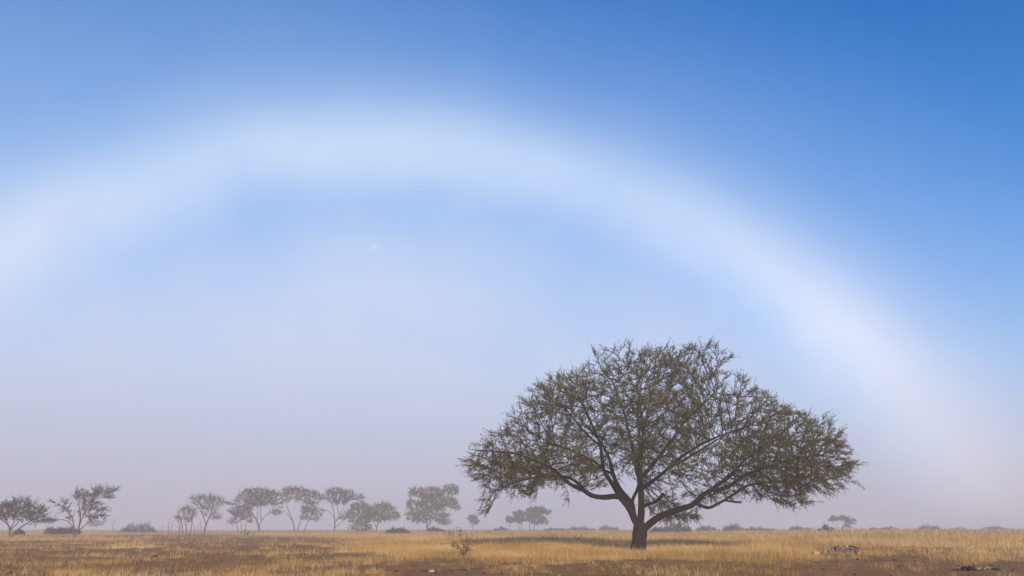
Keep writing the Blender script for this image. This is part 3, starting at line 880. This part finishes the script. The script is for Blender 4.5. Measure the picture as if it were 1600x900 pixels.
# ------------------------------------------------------------------ bushes
def bush(label, px, Y, wpx, hpx, seed, mat=None, leaf=.22, n=None, group='low bushes on the plain', name='scrub_bush', lumps=None):
    rng = np.random.default_rng(seed)
    fp = foot(px, Y); root = empty(name, fp); tag(root, label, 'bush', group)
    mpp = Y / (F * CP); hw, h = wpx * mpp / 2, hpx * mpp
    if lumps is None:
        k = max(3, int(round(wpx / hpx * 1.6)))
        lumps = [((i + .5) / k * 2 - 1, rng.uniform(.62, 1.0) * (1 - .35 * abs((i + .5) / k * 2 - 1)), 1.25 / k) for i in range(k)]
    n = int((n or 900 + 260 * len(lumps)) * 2.4); hpx = hpx * 1.15; h = hpx * mpp
    V, Fs = [], []
    pts = []
    for (cx, top, rw) in lumps:
        m = n // len(lumps)
        v = norm(rng.normal(0, 1, (m, 3))); v[:, 2] = np.abs(v[:, 2])
        rr = rng.uniform(.35, 1.0, m) ** .45 * (1 + .16 * rng.normal(0, 1, m))
        e = v * rr[:, None] * np.array((hw * rw * 1.25, hw * max(rw * 1.25, .5), h * top))
        e[:, 0] += cx * hw * .92; e[:, 1] += rng.uniform(-.2, .2) * hw
        e[:, 2] = np.maximum(e[:, 2], .02)
        pts.append(e)
    pts = np.concatenate(pts) + fp
    d = norm((pts - fp) * np.array((1, 1, 1.6)) / max(hw, .1) + rng.normal(0, .6, pts.shape) + np.array((0, 0, .4)))
    ll = leaf * rng.uniform(.6, 1.4, len(pts))
    lv, lf = leaf_quads(pts, d, ll, ll * rng.uniform(.32, .55, len(pts)), rng)
    # woody stems
    sk = Skeleton(); ends = pts[rng.choice(len(pts), min(22, len(pts)), False)]
    chs, P, rr = [], [], []
    for e in ends:
        a = fp + np.array(((e[0] - fp[0]) * .35, (e[1] - fp[1]) * .35, -.05))
        mid = (a + e) / 2 + rng.normal(0, .08 * h, 3)
        b0 = len(P); P += [a, mid, e]; rr += [.03, .022, .01]; chs.append([b0, b0 + 1, b0 + 2])
    tag(tube_obj('stems', chs, np.array(P), np.array(rr), 4, M_BARK_FAR, root), kind='stuff')
    tag(mesh_obj('foliage', lv, lf, mat or M_LEAF_BUSH, root), kind='stuff')


bush('dark low bush behind the trunks of the wind-swept acacia', 97, 158, 46, 12, 51)
bush('small dark bush just right of the leftmost acacia\'s stems', 31, 142, 13, 9, 52, n=900)
bush('rounded grey bush in the mist between the left acacias and the dead saplings', 216, 212, 50, 16, 53)
bush('brown-green bush between the misty row and the pale green tree', 622, 148, 34, 12, 54, M_LEAF_BROWN)
bush('small dim bush at the foot of the pale green tree, on its right', 681, 195, 24, 9, 55)
bush('low far bush left of the three trees under the big acacia', 783, 280, 20, 7, 56)
bush('low far bush just right of the three trees under the big acacia', 868, 291, 34, 6, 57)
bush('long low far bush midway between the three trees and the big trunk', 908, 285, 42, 9, 58)
bush('domed far bush just left of the big acacia\'s trunk', 951, 275, 28, 10, 59)
bush('dark broad bush right behind the big acacia\'s trunk', 1048, 173, 56, 15, 60, n=2600)
bush('ragged greenish bush first right of the dark broad one behind the trunk', 1103, 208, 28, 11, 61, M_LEAF_PALE)
bush('tallest ragged greenish bush under the big acacia\'s right boughs', 1147, 202, 30, 13, 62, M_LEAF_PALE)
bush('low greenish bush under the middle of the right boughs', 1187, 208, 42, 9, 63, M_LEAF_PALE)
bush('pale ragged bush below the right tip of the big acacia\'s crown', 1250, 212, 28, 11, 64, M_LEAF_PALE)
bush('round dark bush left of the little flat-topped acacia', 1291, 158, 22, 13, 65, n=2200)
bush('faint bush right of the little flat-topped acacia', 1367, 270, 16, 7, 66)
bush('domed faint bush, second right of the little flat-topped acacia', 1389, 254, 24, 10, 67)
bush('clear-edged domed bush under the foot of the fogbow', 1452, 233, 32, 11, 68, M_LEAF_PALE)
bush('long faint bush at the right edge of the picture', 1556, 301, 44, 8, 69)
bush('faint low bush between domed bush and right edge', 1500, 343, 30, 6, 70)


# ------------------------------------------------------------------ succulents
def succulent(label, px, Y, wpx, hpx, n, mat, seed):
    rng = np.random.default_rng(seed)
    fp = foot(px, Y); root = empty('succulent_plant', fp); tag(root, label, 'plant')
    mpp = Y / (F * CP); hw, h = wpx * mpp / 2, hpx * mpp
    for i in range(n):
        a = rng.uniform(-1, 1); b = rng.uniform(-.6, .6)
        base = fp + np.array((a * hw * .5, b * hw * .6, -.04))
        top = fp + np.array((a * hw * 1.0, b * hw, h * rng.uniform(.45, 1.1)))
        mid = (base + top) / 2 + np.array((a * hw * .12, 0, 0))
        P = np.array([base, base * .6 + mid * .4, mid, mid * .4 + top * .6, top]); w_ = hw * rng.uniform(.06, .10)
        tube_obj('stem', [[0, 1, 2, 3, 4]], P, np.array([.7, .95, 1, .8, .3]) * w_, 6, mat, root)


succulent('small bright green succulent in front of the low brown thorn tree', 384, 125, 14, 11, 14, M_SUCC, 3)
succulent('pale green upright succulent right of the pale green tree', 703, 105, 13, 13, 16, M_SUCC_PALE, 4)


# ------------------------------------------------------------------ dead shrub in the grass
def dead_shrub():
    rng = np.random.default_rng(8)
    fp = on_ground(727, 867); Y = fp[1]
    root = empty('dead_shrub', fp); tag(root, 'leafless reddish brown dead shrub in the tall straw grass', 'shrub')
    q = lambda x, y, d=0: at(x, y, Y) + np.array((0, d, 0))
    for st, n in (([(727, 868), (727, 858), (728, 848), (729, 836)], 9), ([(727, 868), (728, 860), (732, 850), (731, 843)], 8),
                  ([(726, 868), (724, 857), (722, 846), (718, 836)], 9), ([(726, 868), (720, 856, -.2), (712, 849, -.3), (703, 849, -.3), (693, 850, -.2)], 8),
                  ([(727, 868), (730, 856, .3), (733, 847, .4), (732, 840, .4)], 6), ([(726, 868), (718, 858, .2), (709, 851, .3), (703, 853, .4)], 8)):
        sk = Skeleton(); pts = [q(*s) for s in st]; pts[0][2] = gz(pts[0][0], pts[0][1]) - .04
        sk.trace(pts, .024, .009, None, .06, wob=.008, rng=rng); m = len(sk.p)
        for _ in range(n * 2):
            s = rng.integers(m // 3, len(sk.p)); b = np.array(sk.p[s])
            d = norm(np.array((rng.normal(), rng.normal() * .6, rng.normal() * .7 + .5))); L = rng.uniform(.08, .26)
            sk.trace([b + d * L * .5 + rng.normal(0, .02, 3), b + d * L], max(sk.r[s] * .7, .008), .006, s, .06)
        P = np.array(sk.p)
        tube_obj('branch', chains_of(np.array(sk.par), np.array(sk.r), list(range(len(P)))), P, np.array(sk.r), 4, M_DEAD, root)


dead_shrub()


# ------------------------------------------------------------------ stones, clods, logs
def rock_mesh(name, rng, sx, sy, sz, rough=.18, flat_bottom=True):
    import bmesh
    bm = bmesh.new(); bmesh.ops.create_icosphere(bm, subdivisions=3, radius=1.0)
    offs = rng.uniform(0, 50, 3); cuts = norm(rng.normal(0, 1, (7, 3))); ds = rng.uniform(.68, .95, 7)
    for v in bm.verts:
        c = np.array(v.co)
        for n_, d_ in zip(cuts, ds):
            t = c @ n_
            if t > d_: c = c - n_ * (t - d_) * .9
        k = 1 + rough * (np.sin(c @ np.array((3.1, 2.3, 1.7)) + offs[0]) * .5 + np.sin(c @ np.array((-4.7, 5.1, 3.9)) + offs[1]) * .35)
        c = c * k
        if flat_bottom and c[2] < -.3: c[2] = -.3 - (c[2] + .3) * -.25
        v.co = (c[0] * sx, c[1] * sy, c[2] * sz)
    for f in bm.faces: f.smooth = True
    me = bpy.data.meshes.new(name); bm.to_mesh(me); bm.free()
    return me


def rock(name, label, cat, px, py, wpx, hpx, mat, seed, group=None, Y=None):
    rng = np.random.default_rng(seed)
    p = on_ground(px, py) if Y is None else foot(px, Y)
    mpp = p[1] / (F * CP)
    sx, sz = wpx * mpp / 2, hpx * mpp / 1.15
    me = rock_mesh(name, rng, sx, sx * rng.uniform(.6, .9), sz)
    me.materials.append(mat)
    o = bpy.data.objects.new(name, me); sc.collection.objects.link(o)
    o.location = (p[0], p[1], p[2] + sz * .22); o.rotation_euler = (0, 0, rng.uniform(-.5, .5))
    tag(o, label, cat, group)


GR = 'stones on the plain'
rock('stone', 'flat pale stone lying on the dark strip of earth', 'stone', 674.5, 892, 9.5, 3.4, M_PALE_ROCK, 1, GR)
rock('stone', 'small rounded pinkish stone just right of the big trunk\'s foot', 'stone', 1038.5, 858.5, 6, 4, M_PALE_ROCK, 2, GR)
rock('stone', 'upright pale stone in the shaded grass, farther right of the big trunk', 'stone', 1145, 855.5, 7, 6, M_PALE_ROCK, 3, GR)
rock('stone', 'low orange stone left of the bleached fallen log', 'stone', 1275, 867, 11, 4.5, M_ORANGE_ROCK, 4, GR)
rock('stone', 'flat pale slab beyond the big acacia\'s shadow', 'stone', 1067, 839, 9, 2.6, M_PALE_ROCK, 5, GR)
rock('stone', 'tiny white stone beyond the shadow, right of the flat slab', 'stone', 1107, 838.5, 4, 2.6, M_PALE_ROCK, 6, GR)
rock('stone', 'pale whitish stone in the tall grass above the charred log', 'stone', 1518, 858.5, 7, 5.5, M_PALE_ROCK, 7, GR)
rock('stone', 'grey stone touching the left side of the whitish stone in the tall grass', 'stone', 1512, 858.5, 5, 5, M_ASH, 8, GR)
rock('stone', 'low brownish stone left of the whitish pair in the tall grass', 'stone', 1478.5, 857, 8, 4, M_ORANGE_ROCK, 9, GR)
rock('termite_mound', 'low red earth mound on the far plain left of the trunk', 'mound', 965, 835, 16, 4.5, M_TERMITE, 10, None, 150)
GC = 'dark clods on bare soil'
for i, (x, y, w_, h_, lab) in enumerate([
        (474, 868, 6, 3, 'dark double clod alone on bare soil below the misty row'), (242, 871.5, 8, 2.6, 'flat reddish dark clod on the left of the plain'),
        (620, 891.5, 6, 3.4, 'dark clod at the left end of the dark earth strip'), (1398, 875.5, 9, 3.4, 'wide black clod right of and below the bleached log'),
        (1442, 878, 6, 3.2, 'pointed black clod up and left of the charred log'), (1340.5, 875, 5, 3, 'small dark clod straight below the bleached log'),
        (1497, 881.5, 7, 2.2, 'thin dark clod just above the left of the charred log'), (923.5, 879, 5, 2.6, 'reddish clod on bare soil left below the big trunk'),
        (1404, 884, 5, 2.6, 'small reddish clod below the wide black clod'), (785, 899, 5, 3, 'dark clod at the bottom edge below the dead shrub'),
        (727, 892.5, 6, 2.6, 'dark clod at the right end of the dark earth strip'), (302, 853.5, 7, 2, 'thin dark clod on far bare soil under the row\'s left end')]):
    rock('clod', lab, 'clod', x, y, w_, h_, M_CLOD, 100 + i, GC)


def log(name, label, cat, pts, radii, mat, sides=9, seed=0, parts=()):
    rng = np.random.default_rng(seed)
    P = [on_ground(*p[:2]) + np.array((0, 0, p[2])) for p in pts]
    root = empty(name, P[0]); tag(root, label, cat)
    sk = Skeleton(); sk.trace(P, radii[0], radii[1], None, .08)
    Q = np.array(sk.p); t = np.linspace(0, 1, len(Q)); r = np.interp(t, np.linspace(0, 1, len(radii)), radii)
    r = r * (1 + rng.normal(0, .06, len(r)))
    ch = chains_of(np.array(sk.par), r, list(range(len(Q))))
    tube_obj('log', ch, Q, r, sides, mat, root)
    for (nm, pp, rr_, m2) in parts:
        P2 = [on_ground(*p[:2]) + np.array((0, 0, p[2])) for p in pp]
        s2 = Skeleton(); s2.trace(P2, rr_[0], rr_[1], None, .06)
        Q2 = np.array(s2.p)
        tube_obj(nm, chains_of(np.array(s2.par), np.array(s2.r), list(range(len(Q2)))), Q2, np.array(s2.r), 7, m2, root)
    return root


log('fallen_log', 'bleached fallen log with a dark rim in the grass right of the big acacia', 'log',
    [(1306, 863.5, .10), (1316, 864, .11), (1328, 864.5, .11), (1341, 866, .08)], [.09, .12, .115, .10, .07], M_LOG, 10, 5,
    [('branch_stub', [(1341, 866.5, .10), (1342.5, 865, .13), (1336, 863.5, .22), (1330, 863, .23), (1320, 863.5, .235)], (.035, .03), M_CHAR),
     ('branch_stub', [(1306, 864, .12), (1304.5, 863.6, .2), (1311, 863, .23)], (.03, .02), M_CHAR),
     ('knot', [(1322, 863.6, .22), (1326, 863.6, .26)], (.05, .04), M_PALE_ROCK)])
log('charred_log', 'black charred log end on the bare soil at the lower right', 'log',
    [(1503.5, 888.5, .055), (1512, 889, .06), (1523, 889.8, .055)], [.055, .075, .08, .075, .05], M_CHAR, 10, 6)
log('weathered_branch', 'flat grey weathered branch trailing right from the charred log', 'branch',
    [(1525, 888, .03), (1538, 887.2, .04), (1552, 887.5, .035), (1566, 889, .02)], [.03, .045, .04, .015], M_ASH, 8, 7,
    [('broken_end', [(1543, 889, .05), (1543.5, 887.5, .11)], (.025, .018), M_PALE_ROCK), ('charred_piece', [(1544, 885.5, .05), (1552, 885.3, .045)], (.045, .03), M_CHAR)])
log('charred_stick', 'thin dark stick lying left of the charred log', 'stick', [(1486, 887.5, .02), (1495, 887.4, .025), (1502, 888, .02)], [.012, .022, .014], M_CHAR, 6, 8)


# ------------------------------------------------------------------ dry grass
def grass():
    m, n, l, b, k = material('dry_grass')
    g = n.new('ShaderNodeNewGeometry'); oi = n.new('ShaderNodeObjectInfo')
    tn = n.new('ShaderNodeAttribute'); tn.attribute_type = 'INSTANCER'; tn.attribute_name = 'tone'
    f = k.m('ADD', k.m('ADD', k.m('MULTIPLY', g.outputs['Random Per Island'], .4), k.m('MULTIPLY', oi.outputs['Random'], .2)), k.m('MULTIPLY', tn.outputs['Fac'], .4))
    col = k.ramp(f, [(.12, (.20, .115, .045)), (.35, (.38, .225, .075)), (.6, (.55, .36, .135)), (.9, (.68, .51, .26))], 'LINEAR')
    l.new(col, b.inputs['Base Color']); b.inputs['Roughness'].default_value = .7
    t = n.new('ShaderNodeBsdfTranslucent'); l.new(col, t.inputs['Color'])
    mx = n.new('ShaderNodeMixShader'); mx.inputs[0].default_value = .2
    l.new(b.outputs[0], mx.inputs[1]); l.new(t.outputs[0], mx.inputs[2]); l.new(mx.outputs[0], n['Material Output'].inputs['Surface'])
    rng = np.random.default_rng(5)
    col_ = bpy.data.collections.new('grass_tufts')

    def tuft(i, blades, spread, lean, wid):
        V, Fs = [], []
        for _ in range(blades):
            a = rng.uniform(0, 2 * math.pi); rr = spread * rng.uniform(0, 1) ** .6
            base = np.array((math.cos(a) * rr, math.sin(a) * rr, -.03))
            d = np.array((math.cos(a), math.sin(a), 0)) * rng.uniform(.1, 1) * lean + np.append(rng.normal(0, lean * .45, 2), 0)
            h = rng.uniform(.45, 1.0)
            s = rng.uniform(0, math.pi); sv = np.array((math.cos(s), math.sin(s), 0)) * wid * .5
            mid = base + d * h * .4 + np.array((0, 0, h * .55)); tip = base + d * h * 1.1 + np.array((0, 0, h))
            o = len(V); V += [base - sv, base + sv, mid + sv * .8, mid - sv * .8, tip]
            Fs += [(o, o + 1, o + 2, o + 3), (o + 3, o + 2, o + 4)]
        me = bpy.data.meshes.new('grass_tuft'); me.from_pydata([tuple(map(float, v)) for v in V], [], Fs); me.materials.append(m)
        ob = bpy.data.objects.new('grass_tuft', me); col_.objects.link(ob)
    for i in range(4): tuft(i, 15, .7, .28, .018)
    for i in range(3): tuft(4 + i, 11, 1.2, .40, .018)
    tuft(7, 22, 1.7, .2, .018)
    pts, scl, rot, tone = [], [], [], []
    # little grows hard by the stones and logs
    bare = []
    for (bx, by, rx_, dy) in ((1323, 864.5, .95, .9), (674.5, 892, .4, .5), (1038.5, 858.5, .5, 1.2), (1145, 855.5, .5, 1.3), (1275, 867, .5, .9), (1515, 858.5, .5, 1.3), (1513, 889, .5, .5), (1545, 888, .6, .4), (1478, 857, .4, 1.),
                              (474, 868, .3, .6), (1398, 875.5, .4, .6), (1442, 878, .3, .5)):
        p = on_ground(bx, by); bare.append((p[0], p[1] - dy * .5, rx_, dy))
    # rings of growing distance: fewer, wider tufts the farther out
    for (y0, y1, dens, hgt, wide) in ((17, 30, 34, .20, .9), (30, 48, 26, .25, 1.1), (48, 75, 13, .33, 1.7), (75, 120, 5.0, .42, 2.6), (120, 200, 1.6, .5, 4.2), (200, 340, .42, .55, 7.5)):
        w_ = y1 * 800 / F * 1.22
        N = int(dens * (y1 - y0) * 2 * w_)
        x = rng.uniform(-w_, w_, N); y = rng.uniform(y0, y1, N)
        keep = np.abs(x) < y * 800 / F * 1.22 + 1.5
        x, y = x[keep], y[keep]
        cov = grass_cover(x, y)
        ns = .6 * fbm(x * .55, y * .32, 31) + .4 * fbm(x * 2.3, y * 2.0, 41)
        ns = np.clip((ns - .28) / .44, 0, 1)
        pr = np.clip((cov * 1.15 - ns + .26) / .62, .035, 1) * (.30 + .70 * cov)
        for (ox, oy, rx_, ry_) in bare:
            pr = np.where(((x - ox) / rx_) ** 2 + ((y - oy) / ry_) ** 2 < 1, pr * .06, pr)
        kk = rng.uniform(size=len(x)) < pr
        x, y, cv, nn = x[kk], y[kk], cov[kk], ns[kk]
        z = gz(x, y)
        pts.append(np.stack([x, y, z], -1))
        s = hgt * rng.uniform(.5, 1.35, len(x)) * (.72 + .45 * cv)
        right = np.clip((x / y - .05) / .3, 0, 1)
        s = s * (1 + .25 * right) * (.65 + .7 * fbm(x * .8, y * .5, 91))
        tall = rng.uniform(size=len(x)) < .05; s = np.where(tall, s * 1.6, s)
        tone.append(np.clip((fbm(x * .35, y * .16, 55) - .25) * 2.0, 0, 1))
        scl.append(np.stack([s * wide * 1.1, s * wide * 1.1, s], -1)); rot.append(rng.uniform(0, 6.283, len(x)))
    pts, scl, rot = np.concatenate(pts), np.concatenate(scl), np.concatenate(rot)
    me = bpy.data.meshes.new('dry_grass'); me.vertices.add(len(pts)); me.vertices.foreach_set('co', pts.astype(np.float32).ravel())
    a = me.attributes.new('scl', 'FLOAT_VECTOR', 'POINT'); a.data.foreach_set('vector', scl.astype(np.float32).ravel())
    a = me.attributes.new('rot', 'FLOAT', 'POINT'); a.data.foreach_set('value', rot.astype(np.float32))
    tone = np.concatenate(tone)
    a = me.attributes.new('tone', 'FLOAT', 'POINT'); a.data.foreach_set('value', tone.astype(np.float32))
    a = me.attributes.new('pick', 'INT', 'POINT'); a.data.foreach_set('value', rng.integers(0, 8, len(pts)).astype(np.int32))
    me.materials.append(m)
    o = bpy.data.objects.new('dry_grass', me); sc.collection.objects.link(o)
    tag(o, 'straw yellow dry grass growing in patches across the plain', 'grass', kind='stuff')
    ng = bpy.data.node_groups.new('grass_scatter', 'GeometryNodeTree')
    ng.interface.new_socket('Geometry', in_out='INPUT', socket_type='NodeSocketGeometry')
    ng.interface.new_socket('Geometry', in_out='OUTPUT', socket_type='NodeSocketGeometry')
    N_, L_ = ng.nodes, ng.links
    gi, go = N_.new('NodeGroupInput'), N_.new('NodeGroupOutput')
    ci = N_.new('GeometryNodeCollectionInfo'); ci.inputs['Collection'].default_value = col_
    ci.inputs['Separate Children'].default_value = True; ci.inputs['Reset Children'].default_value = True
    ip = N_.new('GeometryNodeInstanceOnPoints'); ip.inputs['Pick Instance'].default_value = True

    def named(nm, typ):
        q = N_.new('GeometryNodeInputNamedAttribute'); q.data_type = typ; q.inputs['Name'].default_value = nm
        return q.outputs['Attribute']
    L_.new(gi.outputs[0], ip.inputs['Points']); L_.new(ci.outputs[0], ip.inputs['Instance'])
    L_.new(named('pick', 'INT'), ip.inputs['Instance Index']); L_.new(named('scl', 'FLOAT_VECTOR'), ip.inputs['Scale'])
    cxyz = N_.new('ShaderNodeCombineXYZ'); L_.new(named('rot', 'FLOAT'), cxyz.inputs[2])
    L_.new(cxyz.outputs[0], ip.inputs['Rotation']); L_.new(ip.outputs[0], go.inputs[0])
    md = o.modifiers.new('scatter', 'NODES'); md.node_group = ng
    print('grass tufts', len(pts))


grass()


def litter():
    """crumbs of soil, dung and small stones lying about"""
    rng = np.random.default_rng(15)
    N = 5200
    y = 17 + (rng.uniform(0, 1, N) ** 1.4) * 48; x = rng.uniform(-1, 1, N) * y * 800 / F * 1.2
    keep = rng.uniform(size=N) < 1.1 - grass_cover(x, y); x, y = x[keep], y[keep]
    oct_ = np.array([(1, 0, 0), (0, 1, 0), (-1, 0, 0), (0, -1, 0), (0, 0, 1), (0, 0, -.5)], float)
    of = np.array([(0, 1, 4), (1, 2, 4), (2, 3, 4), (3, 0, 4), (1, 0, 5), (2, 1, 5), (3, 2, 5), (0, 3, 5)])
    n = len(x); s = .012 + .03 * rng.uniform(0, 1, n) ** 3 + .03 * (rng.uniform(size=n) < .03)
    v = oct_[None] * (1 + rng.normal(0, .22, (n, 6, 3)) * .8) * s[:, None, None] * np.array((1.3, 1.1, .8))
    v = v + np.stack([x, y, gz(x, y) + s * .3], -1)[:, None, :]
    f = (of[None] + (np.arange(n) * 6)[:, None, None]).reshape(-1, 3)
    m, nn, l, b, k = material('soil_crumbs'); g = nn.new('ShaderNodeNewGeometry')
    l.new(k.ramp(g.outputs['Random Per Island'], [(0, (.06, .03, .018)), (.6, (.16, .08, .04)), (.85, (.26, .13, .06)), (1, (.34, .2, .11))], 'LINEAR'), b.inputs['Base Color'])
    tag(mesh_obj('soil_crumbs', v.reshape(-1, 3), f, m), 'dark crumbs of earth and dung scattered over the bare soil', 'crumbs', kind='stuff')


litter()


# ------------------------------------------------------------------ the moon, pale in the daylight sky
def moon():
    import bmesh
    d = ray(585, 387); d = d / np.linalg.norm(d); dist = 20000.0
    p = d * dist + np.array((0, 0, CAM_H))
    bm = bmesh.new(); bmesh.ops.create_icosphere(bm, subdivisions=4, radius=dist * math.tan(R(.25)))
    for f in bm.faces: f.smooth = True
    me = bpy.data.meshes.new('moon'); bm.to_mesh(me); bm.free()
    m, n, l, b, k = material('moon_dust'); n.remove(b)
    t = n.new('ShaderNodeTexCoord')
    mp = n.new('ShaderNodeMapping'); mp.inputs['Scale'].default_value = (.012, .012, .012); l.new(t.outputs['Object'], mp.inputs[0])
    df = n.new('ShaderNodeBsdfDiffuse'); l.new(k.ramp(k.noise(mp.outputs[0], 1.0, 3), [(.35, .008), (.65, .03)]), df.inputs['Color'])
    tr = n.new('ShaderNodeBsdfTransparent'); ad = n.new('ShaderNodeAddShader')
    l.new(df.outputs[0], ad.inputs[0]); l.new(tr.outputs[0], ad.inputs[1]); l.new(ad.outputs[0], n['Material Output'].inputs['Surface'])
    me.materials.append(m)
    o = bpy.data.objects.new('moon', me); sc.collection.objects.link(o); o.location = p
    tag(o, 'faint pale daytime moon inside the arch of the fogbow', 'moon')


moon()


# ------------------------------------------------------------------ mist
def haze():
    hx, z0, z1 = 1600.0, -1.4, 12.6
    V = [(-hx, -hx, z0), (hx, -hx, z0), (hx, hx, z0), (-hx, hx, z0), (-hx, -hx, z1), (hx, -hx, z1), (hx, hx, z1), (-hx, hx, z1)]
    Fs = [(0, 3, 2, 1), (4, 5, 6, 7), (0, 1, 5, 4), (1, 2, 6, 5), (2, 3, 7, 6), (3, 0, 4, 7)]
    m = bpy.data.materials.new('morning_mist'); m.use_nodes = True
    n, l = m.node_tree.nodes, m.node_tree.links; n.clear()
    v = n.new('ShaderNodeVolumePrincipled')
    v.inputs['Color'].default_value = (.93, .90, .95, 1); v.inputs['Density'].default_value = .0020
    v.inputs['Anisotropy'].default_value = 0.0
    o_ = n.new('ShaderNodeOutputMaterial'); l.new(v.outputs[0], o_.inputs['Volume'])
    o = mesh_obj('haze', V, Fs, m)
    tag(o, 'pale lavender morning mist lying over the plain', 'mist', kind='stuff')
    o.display_type = 'WIRE'


haze()
